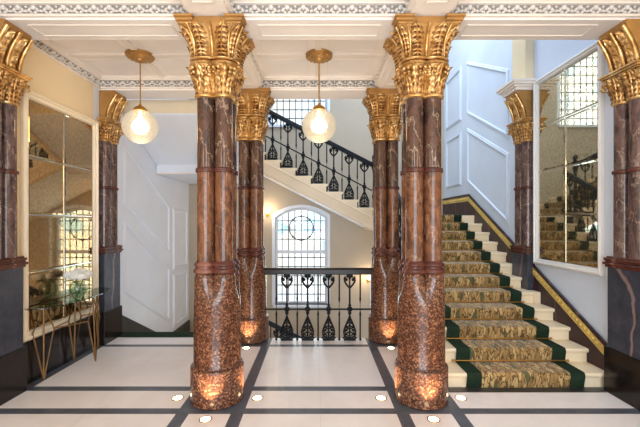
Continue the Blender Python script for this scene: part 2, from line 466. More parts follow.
# wall panel mouldings -------------------------------------------------
def panel(mb, x, side, pts, r=.034):
    # pts (y,z) closed outline on wall plane x; side = +1 if the room lies toward +x
    n = len(pts)
    prof = [(-1, 0), (-.8, .8), (-.3, 1.0), (.2, .55), (.6, .6), (1, 0)]
    cy_ = sum(p[0] for p in pts)/n; cz_ = sum(p[1] for p in pts)/n
    rings = []
    P = [Vector((p[0], p[1])) for p in pts]
    for i in range(n):
        a = (P[i]-P[i-1]).normalized(); b = (P[(i+1) % n]-P[i]).normalized()
        na = Vector((a.y, -a.x)); nb = Vector((b.y, -b.x))
        m = (na+nb).normalized(); k = 1/max(.4, m.dot(na))
        if (P[i]+m*.1-Vector((cy_, cz_))).length < (P[i]-Vector((cy_, cz_))).length: m = -m
        rings.append([(x+side*r*.9*h, P[i].x+m.x*k*r*o, P[i].y+m.y*k*r*o) for o, h in prof])
    mb.quadgrid(rings, closev=True)
pr = MB()
panel(pr, XR, -1, [(7.4, 3.54), (7.4, 2.52), (5.84, 1.70), (5.84, 2.76)])
panel(pr, XR, -1, [(7.4, 4.88), (7.4, 3.88), (5.84, 3.06), (5.84, 4.08)])
panel(pr, XR, -1, [(8.6, 3.56), (8.6, 2.5), (7.76, 2.5), (7.76, 3.56)])
panel(pr, XR, -1, [(8.6, 4.93), (8.6, 3.86), (7.76, 3.86), (7.76, 4.93)])
trim(pr, M['blue'], smooth=40)
pl = MB()
panel(pl, XL, 1, [(5.85, 1.68), (5.85, .62), (7.6, -.32), (7.6, .74)])
panel(pl, XL, 1, [(5.85, 2.92), (5.85, 2.0), (7.6, 1.08), (7.6, 2.0)])
panel(pl, XL, 1, [(7.85, 1.95), (7.85, .72), (8.65, .72), (8.65, 1.95)])
panel(pl, XL, 1, [(7.85, .55), (7.85, -.5), (8.65, -.5), (8.65, .55)])
trim(pl, M['white'], smooth=40)

# raking dado along the right stair and landing: dark red marble with gilt band
Y0, TR, RI, SX = 3.81, .292, .152, 1.26
NS = 12; LZ = NS*RI; LY = Y0+TR*(NS-1)
sl = RI/TR
def nose(y): return RI+(y-Y0)*sl
d_ = MB()
ya, yb = 3.8, 7.3
zt = lambda y: nose(y)+.27
bz = zt(yb)
d_.prism([(ya, 0), (ya, zt(ya)), (yb, bz), (YB, bz), (YB, LZ-.4), (yb, LZ-.4)], 'x', XR-.03, XR)
da = struct('baseboard_stair', d_, M['redmarble'], .004)
g = MB()
def bandpts(o0, o1): return [(ya, zt(ya)-o1), (ya, zt(ya)-o0), (yb, bz-o0), (YB, bz-o0), (YB, bz-o1), (yb, bz-o1)]
g.prism(bandpts(.045, .12), 'x', XR-.036, XR-.03)
nb_ = int((yb-ya)/.06)
for i in range(nb_):
    y = ya+.03+(yb-ya)*i/nb_; g.ell((XR-.037, y, zt(y)-.082), (.012, .024, .026), 8, 4)
for i in range(int((YB-yb)/.06)):
    y = yb+.03+i*.06; g.ell((XR-.037, y, bz-.082), (.012, .024, .026), 8, 4)
for o in (.042, .122):
    g.tube([(XR-.034, ya, zt(ya)-o), (XR-.034, yb, bz-o), (XR-.034, YB, bz-o)], .007, 6)
g.build('gilt_band', M['giltband'], da, smooth=50)
cp = MB().tube([(XR-.026, ya, zt(ya)), (XR-.026, yb, bz), (XR-.026, YB, bz)], .018, 8)
cp.build('cap_moulding', M['redmarble'], da, smooth=50)

# sloping dark skirting beside the stair going down
s_ = MB().prism([(5.45, .0), (5.45, .32), (5.7, .28), (7.45, -.62), (8.8, -.62), (8.8, -1.05), (7.4, -1.05), (5.67, -.2)], 'x', XL, XL+.03)
struct('baseboard_descent', s_, M['darkstone'], .004)

# ------------------------------------------------------------------ windows
def leaded_window(name, x0, x1, z0, z1, archf, transoms, ncol, rowh, ring=None):
    y = YB+.14
    fr = MB(); t = .055
    top = [(x0+(x1-x0)*i/N, archf(x0+(x1-x0)*i/N)) for i in range(N+1)]
    inn = [(x0+t+(x1-x0-2*t)*i/N, archf(x0+t+(x1-x0-2*t)*i/N)-t) for i in range(N+1)]
    out_ = [(x0, z0)]+top+[(x1, z0)]; in_ = [(x0+t, z0+t)]+inn+[(x1-t, z0+t)]
    rings = [[(a[0], y, a[1]), (a[0], y+.07, a[1]), (b[0], y+.07, b[1]), (b[0], y, b[1])] for a, b in zip(out_, in_)]
    fr.quadgrid(rings, closeu=True, closev=True)
    for tz in transoms: fr.box(x0, x1, y-.01, y+.08, tz-.04, tz+.04)
    fr.box(x0-.04, x1+.04, YB-.05, y+.05, z0-.05, z0)
    # painted reveal moulding around the opening
    rp = [[(a[0], YB-.012, a[1]), (a[0], YB, a[1]), (b[0], YB, b[1]), (b[0], YB-.012, b[1])] for a, b in
          zip([(x0-.07, z0)]+[(x0-.07+(x1-x0+.14)*i/N, top[i][1]+.07) for i in range(N+1)]+[(x1+.07, z0)], out_)]
    fr.quadgrid(rp, closeu=True)
    o = struct(name, fr, M['winframe'])
    o['label'] = 'leaded glass window with white frame'
    ga = MB(); poly = [(x0+.02, z0+.02)]+[(a, b-.02) for a, b in top]+[(x1-.02, z0+.02)]
    ga.prism(poly, 'y', y+.03, y+.036); ga.build('pane', M['leaded'], o)
    ld = MB()
    for i in range(1, ncol):
        x = x0+(x1-x0)*i/ncol; ld.box(x-.011, x+.011, y+.02, y+.045, z0+t, archf(x)-t)
    z = z0+rowh
    while z < z1-.12:
        if not any(abs(z-tz) < .1 for tz in transoms): ld.box(x0+t, x1-t, y+.02, y+.045, z-.011, z+.011)
        z += rowh
    if ring:
        cx, cz, R = ring
        pts = [(cx+R*cos(2*pi*i/40), y+.02, cz+R*sin(2*pi*i/40)) for i in range(41)]
        ld.tube(pts, .014, 6)
        for i in range(8):
            ld.ell((cx+R*cos(pi*i/4), y+.018, cz+R*sin(pi*i/4)), (.03, .014, .03))
    ld.build('lead_came', M['lead'], o)
leaded_window('window_1', AX0, AX1, AZ0, ATOP, arch, [.98], 8, .222, (-.38, 1.55, .29))
leaded_window('window_2', UX0, UX1, UZ0, UZ1, lambda x: UZ1, [], 9, .21)

# ------------------------------------------------------------------ clustered columns
NQ = 96
def ringpts(R, z): return [(R(2*pi*i/NQ)*cos(2*pi*i/NQ), R(2*pi*i/NQ)*sin(2*pi*i/NQ), z) for i in range(NQ)]
def quat(c, r):
    def R(a):
        best = 0
        for sx in (1, -1):
            for sy in (1, -1):
                p = c*(cos(a)*sx+sin(a)*sy); q = 2*c*c-p*p
                if q < r*r: best = max(best, p+sqrt(r*r-q))
        return best
    return R
def circ(r): return lambda a: r
def sq(h, k=9): return lambda a: h/((abs(cos(a))**k+abs(sin(a))**k)**(1/k))
def blend(A, B, t): return lambda a: A(a)*(1-t)+B(a)*t

def leaf(mb, surf, t0, t1, W, lobes=4, lift=.02, curl=0.0, nt=18, na=6):
    rows = []
    for i in range(nt+1):
        s = i/nt; t = t0+(t1-t0)*s
        wd = W*(.62+.38*abs(sin(pi*lobes*s+.4)))*(1-.75*max(0, (s-.7)/.3)**2)
        row = []
        for j in range(-na, na+1):
            a = j/na; p, n = surf(t, a*wd)
            h = lift*(1-a*a*.9)+curl*s**4 - (.55*lift if j == 0 else 0) + .25*lift*sin(pi*lobes*2*s+abs(a)*3)
            if abs(j) == na: h = -.004+curl*s**4*.6
            row.append(tuple(Vector(p)+Vector(n)*h))
        rows.append(row)
    mb.quadgrid(rows)

def radial_surf(rf):
    # rf(theta, t) -> (radius, z); lateral param in metres
    def mk(th0):
        def surf(t, a):
            r0, z = rf(th0, t); th = th0+a/max(r0, .05); r, z = rf(th, t)
            return (r*cos(th), r*sin(th), z), (cos(th), sin(th), 0)
        return surf
    return mk

def make_column(label):
    t = thing('marble_column', label, 'column')
    mb = MB().lathe([(.235, 0), (.25, .012), (.25, .325), (.247, .338), (.238, .346), (.225, .348)], 64)
    mb.build('drum', M['granite'], t, smooth=40)
    c0 = circ(.222); q0 = quat(.087, .103)
    rings = [ringpts(circ(.226), .345), ringpts(circ(.226), .362), ringpts(c0, .372), ringpts(circ(.22), .9)]
    for i in range(9):
        s = i/8; rings.append(ringpts(blend(circ(.219), q0, s*s*(3-2*s)), .93+.25*s))
    rings.append(ringpts(quat(.087, .096), 1.215)); rings.append(ringpts(quat(.087, .085), 1.225))
    MB().loft(rings).build('pedestal', M['granite'], t, smooth=50)
    pr_ = [(.086, 1.22), (.112, 1.228), (.116, 1.245), (.110, 1.262), (.098, 1.27), (.098, 1.285), (.108, 1.292), (.111, 1.304), (.104, 1.318), (.09, 1.326), (.086, 1.34)]
    MB().loft([ringpts(quat(.084, r), z) for r, z in pr_]).build('base_moulding', M['ringmarble'], t, smooth=50)
    core = MB().cyl((0, 0, 0), .075, 1.33, 2.88, 16); core.build('core', M['dim'], t)
    for sx in (-1, 1):
        for sy in (-1, 1):
            MB().cyl((.084*sx, .084*sy, 0), .0825, 1.33, 2.165, 32).build('lower_shaft', M['marble_red'], t, smooth=40)
            MB().cyl((.084*sx, .084*sy, 0), .0815, 2.2, 2.885, 32).build('upper_shaft', M['marble'], t, smooth=40)
    pr_ = [(.08, 2.16), (.094, 2.163), (.098, 2.174), (.094, 2.184), (.094, 2.188), (.097, 2.196), (.092, 2.204), (.08, 2.207)]
    MB().loft([ringpts(quat(.084, r), z) for r, z in pr_]).build('shaft_ring', M['ringmarble'], t, smooth=50)
    # capital
    lowf = lambda s: quat(.084, .086+.05*s**1.5)
    Z0, Z1, Z2, Z3 = 2.87, 3.145, 3.205, 3.475
    rings = [ringpts(lowf(i/8), Z0+(Z1-Z0)*i/8) for i in range(9)]
    cap = MB().loft(rings)
    A, B = quat(.09, .112), sq(.275, 10)
    def bell(th, s):
        k = s**2.3
        return A(th)*(1-k)+B(th)*k, Z2+(Z3-Z2)*s
    cap.loft([[(bell(2*pi*i/NQ, s/12)[0]*cos(2*pi*i/NQ), bell(2*pi*i/NQ, s/12)[0]*sin(2*pi*i/NQ), bell(0, s/12)[1]) for i in range(NQ)] for s in range(13)])
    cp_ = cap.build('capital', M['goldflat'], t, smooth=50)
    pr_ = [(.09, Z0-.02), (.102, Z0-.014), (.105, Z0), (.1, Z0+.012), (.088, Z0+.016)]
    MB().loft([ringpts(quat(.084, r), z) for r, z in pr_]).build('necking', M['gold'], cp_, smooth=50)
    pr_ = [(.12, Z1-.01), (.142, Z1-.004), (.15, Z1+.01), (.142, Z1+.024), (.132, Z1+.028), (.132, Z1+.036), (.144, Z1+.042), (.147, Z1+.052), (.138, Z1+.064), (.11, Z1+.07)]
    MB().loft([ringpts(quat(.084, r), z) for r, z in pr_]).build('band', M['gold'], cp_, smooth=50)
    lf = MB()
    lows = radial_surf(lambda th, s: (lowf(s)(th), Z0+(Z1-Z0)*s))
    angs = []
    for q in range(4):
        for da_ in (-34, 0, 34): angs.append(radians(45+90*q+da_))
    for th in angs:
        leaf(lf, lows(th), .02, .62, .052, 3, .016, .03, 12, 5)
    for k, th in enumerate(angs):
        th2 = th+radians(17 if k % 3 < 2 else 11)
        leaf(lf, lows(th2), .3, .97, .048, 3, .018, .03, 12, 5)
    for th in angs:
        for dz, rr in ((.72, .018), (.86, .02)):
            for off in (-.02, .02):
                p, n = lows(th)(dz, off); lf.ell((p[0]+n[0]*.022, p[1]+n[1]*.022, p[2]), (rr, rr, rr*.9), 7, 5)
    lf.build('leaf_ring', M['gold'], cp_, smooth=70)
    bs = radial_surf(bell)
    for q in range(4):
        for da_ in (-22, 22):
            b = MB(); th = radians(90*q+da_)
            leaf(b, bs(th), .03, .5, .056, 4, .024, .025, 20, 6); leaf(b, bs(th), .3, .97, .062, 5, .024, .035, 24, 6)
            b.build('acanthus_leaf', M['gold'], cp_, smooth=70)
    rb = MB()
    for q in range(8):
        th = radians(45*q)
        for off in ((0,) if q % 2 == 0 else (-.06, .06)):
            pts = []
            for i in range(13):
                p, n = bs(th)(i/12, off*(.4+.6*i/12)); pts.append((p[0]+n[0]*.012, p[1]+n[1]*.012, p[2]))
            rb.tube(pts, .014 if q % 2 == 0 else .011, 8)
    for q in range(4):
        th = radians(45+90*q)
        leaf(rb, bs(th), .08, .95, .05, 6, .022, .02, 22, 5)
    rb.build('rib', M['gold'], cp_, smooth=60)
    ab = MB(); ab.box(-.268, .268, -.268, .268, Z3-.01, SOF)
    for sx in (-1, 1):
        for sy in (-1, 1):
            for (i0, i1, z0, z1) in ((.15, .282, Z3-.005, Z3+.018), (.145, .297, Z3+.018, Z3+.046), (.14, .312, Z3+.046, SOF)):
                xa, xb = sorted((sx*i0, sx*i1)); ya_, yb_ = sorted((sy*i0, sy*i1)); ab.box(xa, xb, ya_, yb_, z0, z1)
    ab.build('abacus', M['goldflat'], cp_, bevel=.004)
    return t
proto = make_column('large clustered brown marble column with gilded capital, nearer the console table and mirror')
proto.location = (-.96, 3.57, 0)
for loc, lab in (((1.003, 3.57, 0), 'large clustered brown marble column with gilded capital, beside the foot of the carpeted stair'),
                 ((-.955, 5.37, 0), 'smaller-looking marble column behind, at the descending stair end of the iron railing'),
                 ((.997, 5.37, 0), 'smaller-looking marble column behind, at the carpeted stair end of the iron railing')):
    c = copy_tree(proto); c.location = loc; c['label'] = lab

# ------------------------------------------------------------------ pilasters on the side walls (local +x leaves the wall)
def make_pilaster(label, base=True, zlow=0.0, shaft='piershaft'):
    t = thing('wall_pilaster', label, 'pilaster')
    if base:
        MB().box(0, .115, -.235, .235, 0, .45).build('base_block', M['blackgranite'], t, bevel=.006)
    z0 = .45 if base else zlow
    MB().box(0, .1, -.205, .205, z0, 1.26).build('pedestal', M['slate'], t, bevel=.004)
    m = MB()
    for (e, za, zb) in ((.02, 1.25, 1.275), (.035, 1.275, 1.3), (.02, 1.3, 1.32), (.028, 1.32, 1.345), (.012, 1.345, 1.36)):
        m.box(0, .1+e, -.195-e, .195+e, za, zb)
    m.build('base_moulding', M['ringmarble'], t, bevel=.006)
    MB().box(0, .045, -.17, .17, 1.35, 2.9).build('backing', M[shaft], t)
    for s in (-1, 1):
        MB().cyl((.035, .088*s, 0), .078, 1.35, 2.16, 32).build('lower_shaft', M[shaft], t, smooth=40)
        MB().cyl((.035, .088*s, 0), .076, 2.2, 2.86, 32).build('upper_shaft', M[shaft], t, smooth=40)
    m = MB(); m.box(0, .055, -.185, .185, 2.165, 2.2)
    for s in (-1, 1): m.lathe([(.078, 2.16), (.09, 2.166), (.093, 2.18), (.09, 2.196), (.078, 2.205)], 32, (.035, .088*s, 0))
    m.build('shaft_ring', M['ringmarble'], t, smooth=40)
    Z0, Z1 = 2.845, 3.09
    cap = MB()
    for s in (-1, 1):
        cap.lathe([(.078+.04*(i/6)**1.5, Z0+(Z1-Z0)*i/6) for i in range(7)], 32, (.035, .088*s, 0))
    cap.box(0, .07, -.185, .185, Z0, Z1)
    Za, Zb = 3.14, SOF
    ko = lambda s: .085+.13*(1-cos(min(1, s)*pi/2))**1.1
    poly = [(0, Za)]+[(ko(i/12), Za+(Zb-.05-Za)*i/12) for i in range(13)]+[(ko(1), Zb), (0, Zb)]
    cap.prism(poly, 'y', -.16, .16)
    cp_ = cap.build('capital', M['goldflat'], t, smooth=35)
    m = MB()
    for (e, za, zb) in ((.0, 3.08, 3.095), (.018, 3.095, 3.11), (.035, 3.11, 3.128), (.05, 3.128, 3.145)):
        m.box(0, .13+e, -.18-e, .18+e, za, zb)
    m.build('ledge', M['gold'], cp_, bevel=.003)
    nk = MB()
    for q_ in (.088, -.088): nk.lathe([(.08, 2.83), (.092, 2.84), (.092, 2.855), (.08, 2.865)], 24, (.035, q_, 0))
    nk.build('necking', M['gold'], cp_, smooth=50)
    lf = MB()
    for s in (-1, 1):
        def rf(th, q): return (.078+.04*q**1.5, Z0+(Z1-Z0)*q)
        base_ = radial_surf(rf)
        for ang in (-85, -42, 0, 42, 85):
            th = radians(ang); st = len(lf.v)
            leaf(lf, base_(th), .03, .6, .045, 3, .016, .03, 12, 5)
            leaf(lf, base_(th+.36), .35, .98, .042, 3, .018, .035, 12, 5)
            for dz in (.78, .9):
                p, n = base_(th)(dz, .0); lf.ell((p[0]+n[0]*.025, p[1]+n[1]*.025, p[2]), (.022, .022, .018), 7, 5)
            lf.xform(st, lambda v: v+Vector((.035, .088*s, 0)))
    for yy in (-.185, .185):
        lf.tube([(.07, yy, 3.02), (.11, yy*1.05, 3.055), (.15, yy*1.1, 3.05), (.16, yy*1.1, 3.02), (.13, yy*1.08, 3.01)], .02, 8)
    lf.build('leaf_ring', M['gold'], cp_, smooth=70)
    for yc in (-.073, .073):
        b = MB()
        def surf(q, a):
            q = max(0, min(1, q)); x = ko(q); dz = 1e-3
            n = Vector((1, 0, -(ko(min(1, q+.02))-ko(q))/.02/(Zb-.05-Za))).normalized()
            return (x, yc+a, Za+(Zb-.05-Za)*q), n
        leaf(b, surf, .04, .5, .052, 3, .026, .02, 14, 5); leaf(b, surf, .38, .97, .056, 4, .026, .03, 16, 5)
        b.build('acanthus_leaf', M['gold'], cp_, smooth=70)
    for yc in (-.145, 0, .145):
        rb = MB(); rb.tube([(ko(i/14)+.02, yc, Za+(Zb-.05-Za)*i/14) for i in range(15)], [.019]*15, 10)
        rb.build('rib', M['gold'], cp_, smooth=60)
    return t
p1 = make_pilaster('half-column pilaster on dark block, cut by the picture edge, before the console table', True)
p1.location = (XL+.01, 3.50, 0)
p2 = copy_tree(p1); p2.location = (XL+.01, 5.325, 0)
p2['label'] = 'half-column pilaster between the console table mirror and the descending stair wall'
p3 = copy_tree(p1); p3.location = (XR-.005, 3.51, 0); p3.rotation_euler.z = pi
p3['label'] = 'half-column pilaster on black block, at the foot of the carpeted stair'
p4 = make_pilaster('half-column pilaster rising from the carpeted stair beyond the silver mirror', False, .0)
p4.location = (XR-.005, 5.325, 0); p4.rotation_euler.z = pi

# plaster entablature and pier strip above the stair pilaster
e = MB()
for (ex, za, zb) in ((.0, SOF, 3.58), (.02, 3.58, 3.61), (.05, 3.61, 3.64), (.07, 3.64, 3.67)):
    e.box(XR-.26-ex, XR, 5.14-ex, 5.51+ex, za, zb)
trim(e, M['mould'], .004)
trim(MB().box(XR-.12, XR, 5.15, 5.5, 3.67, 6.9), M['cream'], .004)
# casing strips either side of the silver mirror and over the stair
# ------------------------------------------------------------------ mirrors
def make_mirror(label, x, side, y0, y1, z0, z1, mat, fw, fm='frame'):
    t = thing('wall_mirror', label, 'mirror', (x, (y0+y1)/2, z0))
    hy = (y1-y0)/2; H = z1-z0
    f = MB()
    def ring(off, d): return [(side*d, -hy-off, -off), (side*d, hy+off, -off), (side*d, hy+off, H+off), (side*d, -hy-off, H+off)]
    f.quadgrid([ring(fw, .0), ring(fw, .035), ring(fw*.75, .05), ring(fw*.55, .05), ring(fw*.45, .03), ring(.012, .03), ring(0, .012), ring(0, 0)], closeu=True)
    f.build('frame', M[fm], t, smooth=25)
    for i in range(2):
        for j in range(4):
            a0, a1 = -hy+2*hy*i/2, -hy+2*hy*(i+1)/2; b0, b1 = H*j/4, H*(j+1)/4
            e1, e2 = .006, .026
            p = MB(); q = lambda e, d: [(side*d, a0+e, b0+e), (side*d, a1-e, b0+e), (side*d, a1-e, b1-e), (side*d, a0+e, b1-e)]
            r0 = q(e1, .004); r1 = q(e2, .0075)
            bs_ = p.quadgrid([r0, r1], closeu=True); p.f.append((bs_+4, bs_+5, bs_+6, bs_+7))
            p.build('mirror_pane', mat, t)
    b = MB().box(side*.0, side*.009, -.007, .007, 0, H) if side > 0 else MB().box(-.009, 0, -.007, .007, 0, H)
    b.build('glazing_bar', M['chrome'], t)
    for j in (1, 2, 3):
        b = MB(); xa, xb = sorted((0, side*.008)); b.box(xa, xb, -hy, hy, H*j/4-.007, H*j/4+.007); b.build('glazing_bar', M['chrome'], t)
    return t
make_mirror('tall bronze-tinted antique mirror in cream frame behind the console table', XL+.014, 1, 3.87, 5.0, .55, 3.0, M['mirror_l'], .085)
make_mirror('tall silvery antique mirror in pale frame on the stair wall', XR-.002, -1, 3.95, 5.03, 1.2, 3.56, M['mirror_r'], .07, 'paleframe')

# ------------------------------------------------------------------ stairs
def make_flight(name, label, loc, rz, n, width, rise, solid=None, skin='stone', notch=None):
    t = thing(name, label, 'staircase', loc, rz)
    for k in range(n):
        y, z1 = TR*k, rise*(k+1); zb = z1-rise-.06 if solid is None else solid
        zb = zb if solid is None else solid
        prof = [(y, zb), (y, z1-.05), (y-.022, z1-.045), (y-.03, z1-.035), (y-.034, z1-.02), (y-.03, z1-.006), (y-.022, z1), (y+TR+.005, z1), (y+TR+.005, zb)]
        sm = MB()
        if notch and k in notch:
            ya_, yb_ = notch[k]
            sm.prism(prof, 'x', 0, width-.085); sm.box(width-.085, width, ya_, yb_, zb, z1-.001)
        else: sm.prism(prof, 'x', 0, width)
        sm.build('step', M[skin], t, smooth=30)
    if solid is None:
        s = rise/TR; L = TR*n; th = .3
        poly = [(0, -.0)]
        for k in range(n):
            poly += [(TR*k, rise*(k+1)-.05), (TR*(k+1), rise*(k+1)-.05)]
        poly += [(L, L*s-th+.02), (.0, -th+.02)]
        MB().prism(poly, 'x', -.025, .06).build('string', M['stringstone'], t)
        for o in (-.03, .16):
            MB().tube([(-.028, 0, o-.03-.18), (-.028, L, o-.03-.18+L*s)], .012, 8).build('string_moulding', M['stringstone'], t, smooth=50)
        MB().prism([(0, -.06), (L, L*s-.06), (L, L*s-th+.06), (0, -th+.06)], 'x', .06, width).build('soffit', M['white'], t)
    return t
st = make_flight('staircase', 'broad cream stone stair with twelve steps climbing to the landing', (SX, Y0, 0), 0, NS-1, XR-.03-SX, RI, 0.0, notch={4: (TR*4-.03, 5.115-Y0), 5: (5.535-Y0, TR*6)})
MB().box(-.17, XR-.03-SX, LY-Y0, YB-Y0, LZ-.3, LZ).build('landing', M['stone'], st, bevel=.01)
UP = 1.05; UN = 8; UR = .15
uf = make_flight('upper_staircase', 'suspended stone stair with black balusters crossing above the arched window', (UP, 7.0, LZ), pi/2, UN, YB-7.0-.01, UR)
UZ = LZ+UR*UN; UXE = UP-TR*UN
ul = MB().box(0, YB-7.0-.01, TR*UN, UP-XL-.01, UN*UR-.42, UN*UR)
ul.build('landing', M['white'], uf, bevel=.006)
m = MB()
for e_, za, zb in ((.02, -.14, -.1), (.035, -.1, -.07), (.02, -.42, -.39)):
    m.box(-e_, 0, TR*UN, UP-XL-.01, UN*UR+za, UN*UR+zb)
m.build('landing_moulding', M['mould'], uf, bevel=.004)
tf = make_flight('high_staircase', 'sloping pale soffit of the stair rising over the descending flight', (-1.25, 7.0, UZ), pi, 4, -1.25-XL-.01, UR)
df = make_flight('descending_staircase', 'stone stair dropping away beside the panelled white wall', (-1.25, 5.67+TR*6, -1.05), pi, 6, -1.25-XL-.03, UR, skin='stone')
lf_ = make_flight('lower_staircase', 'lowest stair flight with a dark handrail, glimpsed under the iron railing', (1.15, 7.0, -2.25), pi/2, 8, YB-7.0-.01, UR)

# carpets
def make_carpet(label, loc, rz, n, rise, x0, x1, bw=.15, extra=0.0, cat='stair carpet'):
    t = thing('stair_carpet', label, cat, loc, rz)
    def path(o):
        p = []
        for k in range(n):
            y, z0, z1 = TR*k, rise*k, rise*(k+1)
            p += [(y-.012-o, z0+.004+o*(k > 0)), (y-.02-o, z0+.03), (y-.036-o, z1-.04), (y-.038-o, z1-.02), (y-.03-o*.7, z1+.002+o*.7), (y-.015, z1+.003+o)]
        p.append((TR*n-.013-o*(extra == 0)+extra, rise*n+.003+o))
        return p
    def rib(a, b, o, name, mat):
        A, B = path(o), path(-.001)
        m = MB(); loop = lambda q: [(a, q[0][0], q[0][1]), (b, q[0][0], q[0][1]), (b, q[1][0], q[1][1]), (a, q[1][0], q[1][1])]
        m.loft([loop((pa, pb)) for pa, pb in zip(A, B)])
        ob = m.build(name, M[mat], t, smooth=50)
        return ob
    rib(x0+bw*.98, x1-bw*.98, .009, 'field', 'carpet')
    for a, b in ((x0, x0+bw), (x1-bw, x1)):
        o = rib(a, b, .011, 'border', 'green'); o['label'] = 'plain dark green border'
    return t
make_carpet('leaf patterned tan carpet with green borders on the broad stone stair', (SX, Y0, 0), 0, NS, RI, .27, 1.47, extra=1.2)
make_carpet('leaf patterned carpet runner on the stair above the arched window', (UP, 7.0, LZ), pi/2, UN, UR, .3, 1.5, extra=.8)
o = MB().box(XL+.035, -1.2, 5.45, 5.68, .0005, .014).build('carpet_edging', M['green']); tag(o, 'dark green carpet strip at the top of the descending stair', 'carpet')
o = MB().box(1.26, XR-.13, 3.69, 3.775, .0005, .006).build('threshold_strip', M['darkstone']); tag(o, 'dark stone strip along the foot of the carpeted stair', 'floor strip')
ords = ['first', 'second', 'third', 'fourth', 'fifth', 'sixth', 'seventh', 'eighth', 'ninth', 'tenth', 'eleventh']
r0 = None
for k in range(NS-1):
    if r0 is None:
        r0 = MB(); r0.tube([(-.63, 0, 0), (.63, 0, 0)], .009, 8); r0.ell((-.635, 0, 0), (.016, .013, .013)); r0.ell((.635, 0, 0), (.016, .013, .013))
        r = r0.build('stair_rod', M['brass'], smooth=50); r0 = r
    else:
        r = r0.copy(); COL.objects.link(r)
    r.location = (2.13, Y0+TR*(k+1)-.026, RI*(k+1)+.022)
    tag(r, 'thin brass rod across the stair carpet, %s one up from the floor' % ords[k], 'stair rod', 'brass rods on the stair carpet')

# ------------------------------------------------------------------ iron balustrades
def baluster_mesh(h, mid):
    # ornate openwork baluster in the local y-z plane, base at z=0
    m = MB(); th = .011
    def curve(f, n=14, r=.008):
        m.tube([f(i/n) for i in range(n+1)], r*1.35, 6)
    k = h/1.0
    zb, zt_ = .02*k, .345*k
    def hw(s): return .09*(sin(pi*min(1, s*1.02)**.52))**.9*(1-.25*s)
    for s_ in (-1, 1):
        curve(lambda s: (0, s_*max(.004, hw(s)), zb+.02+(zt_-zb)*s), 18, .0105)
        curve(lambda s: (0, s_*(.02+.04*sin(pi*s)*1.1), zb+.05+.11*s), 8, .008)
        curve(lambda s: (0, s_*(.012+.035*sin(pi*s)), zb+.15+.1*s), 8, .008)
        curve(lambda s: (0, s_*.09*(1-s), zb+.06+.05*s), 5, .008)
        curve(lambda s: (0, s_*.075*(1-s), zb+.15+.05*s), 5, .008)
        m.ell((0, s_*.045, zb+.13), (.012, .02, .02)); m.ell((0, s_*.03, zb+.23), (.012, .014, .018))
        m.ell((0, s_*.055, zb+.07), (.012, .024, .016))
        m.tube([(0, s_*.07, zb+.035), (0, s_*.1, zb+.015)], .012, 6)
    m.box(-.014, .014, -.085, .085, 0, .035)
    m.tube([(0, 0, 0), (0, 0, zt_+.04), (0, 0, mid-.04), (0, 0, mid), (0, 0, mid+.04), (0, 0, h)], [.014, .012, .014, .02, .014, .011], 8)
    m.ell((0, 0, mid), (.026, .042, .042)); m.ell((0, 0, mid-.055), (.016, .026, .03)); m.ell((0, 0, mid+.055), (.016, .022, .026))
    # flower head
    zf = h-.2*k
    for s_ in (-1, 1):
        curve(lambda s: (0, s_*(.008+.068*sin(pi*.62*s)), zf+.15*k*s), 10, .011)
        m.ell((0, s_*.05, zf+.12*k), (.014, .024, .026)); m.ell((0, s_*.032, zf+.165*k), (.012, .018, .02))
        m.ell((0, s_*.066, zf+.155*k), (.01, .014, .016))
    m.ell((0, 0, zf+.15*k), (.014, .02, .045)); m.ell((0, 0, zf), (.014, .02, .02)); m.ell((0, 0, h-.012), (.016, .05, .014))
    return m
def spindle_mesh(h):
    m = MB()
    m.tube([(0, 0, 0), (0, 0, h*.36), (0, 0, h*.40), (0, 0, h*.425), (0, 0, h*.46), (0, 0, h*.56), (0, 0, h*.6), (0, 0, h*.63), (0, 0, h*.66), (0, 0, h)],
           [.011, .011, .015, .011, .004, .004, .011, .015, .011, .011], 8)
    m.ell((0, 0, .02), (.018, .018, .02)); return m
BAL = {}
def put(name, key, fn, parent, loc, mat='iron', rz=0):
    if key not in BAL:
        o = fn().build(name, M[mat], None, smooth=50); BAL[key] = o.data
    else:
        o = bpy.data.objects.new(name, BAL[key]); COL.objects.link(o)
    o.parent = parent; o.location = loc; o.rotation_euler.z = rz; return o
def railsec(w, h): return [(-w/2, -h/2), (-w/2*.9, h*.2), (-w/2*.55, h/2), (w/2*.55, h/2), (w/2*.9, h*.2), (w/2, -h/2)]
def make_rake(label, loc, rz, n, rise, h=.86, extra0=.0, first=0, newel=True):
    t = thing('stair_balustrade', label, 'balustrade', loc, rz)
    s = rise/TR; xo = .06
    for k in range(first, n):
        put('baluster', 'orn_stair', lambda: baluster_mesh(.86, .4), t, (xo, TR*(k+.5), rise*(k+1)))
        put('spindle', 'spin_stair', lambda: spindle_mesh(.94), t, (xo, TR*(k+1)-.012, rise*(k+1)))
    L = TR*n
    zl = lambda y, off: rise+(y-TR*.5)*s+off
    def sweep(sec, ya_, yb_, off):
        m = MB(); m.loft([[(xo+a, yy, zl(yy, off)+b) for a, b in sec] for yy in (ya_, yb_)]); return m
    ys = TR*first
    sweep(railsec(.075, .09), ys, L, h+.035).build('handrail', M['iron'], t, smooth=30)
    sweep([(-.012, -.012), (-.012, .012), (.012, .012), (.012, -.012)], ys, L, .4).build('mid_rail', M['iron'], t)
    if newel:
        m = MB().lathe([(.06, 0), (.06, .06), (.035, .09), (.03, .3), (.045, .36), (.03, .42), (.026, .8), (.05, .92), (.055, 1.0), (.03, 1.05), (.045, 1.1), (.03, 1.15), (.002, 1.17)], 16, (xo, -.04 if first == 0 else ys, -.0 if first == 0 else rise*first))
        m.build('newel_post', M['iron'], t, smooth=50)
    return t
make_rake('black iron balustrade on the open side of the broad carpeted stair', (SX, Y0, 0), 0, NS-1, RI, newel=False, first=1)
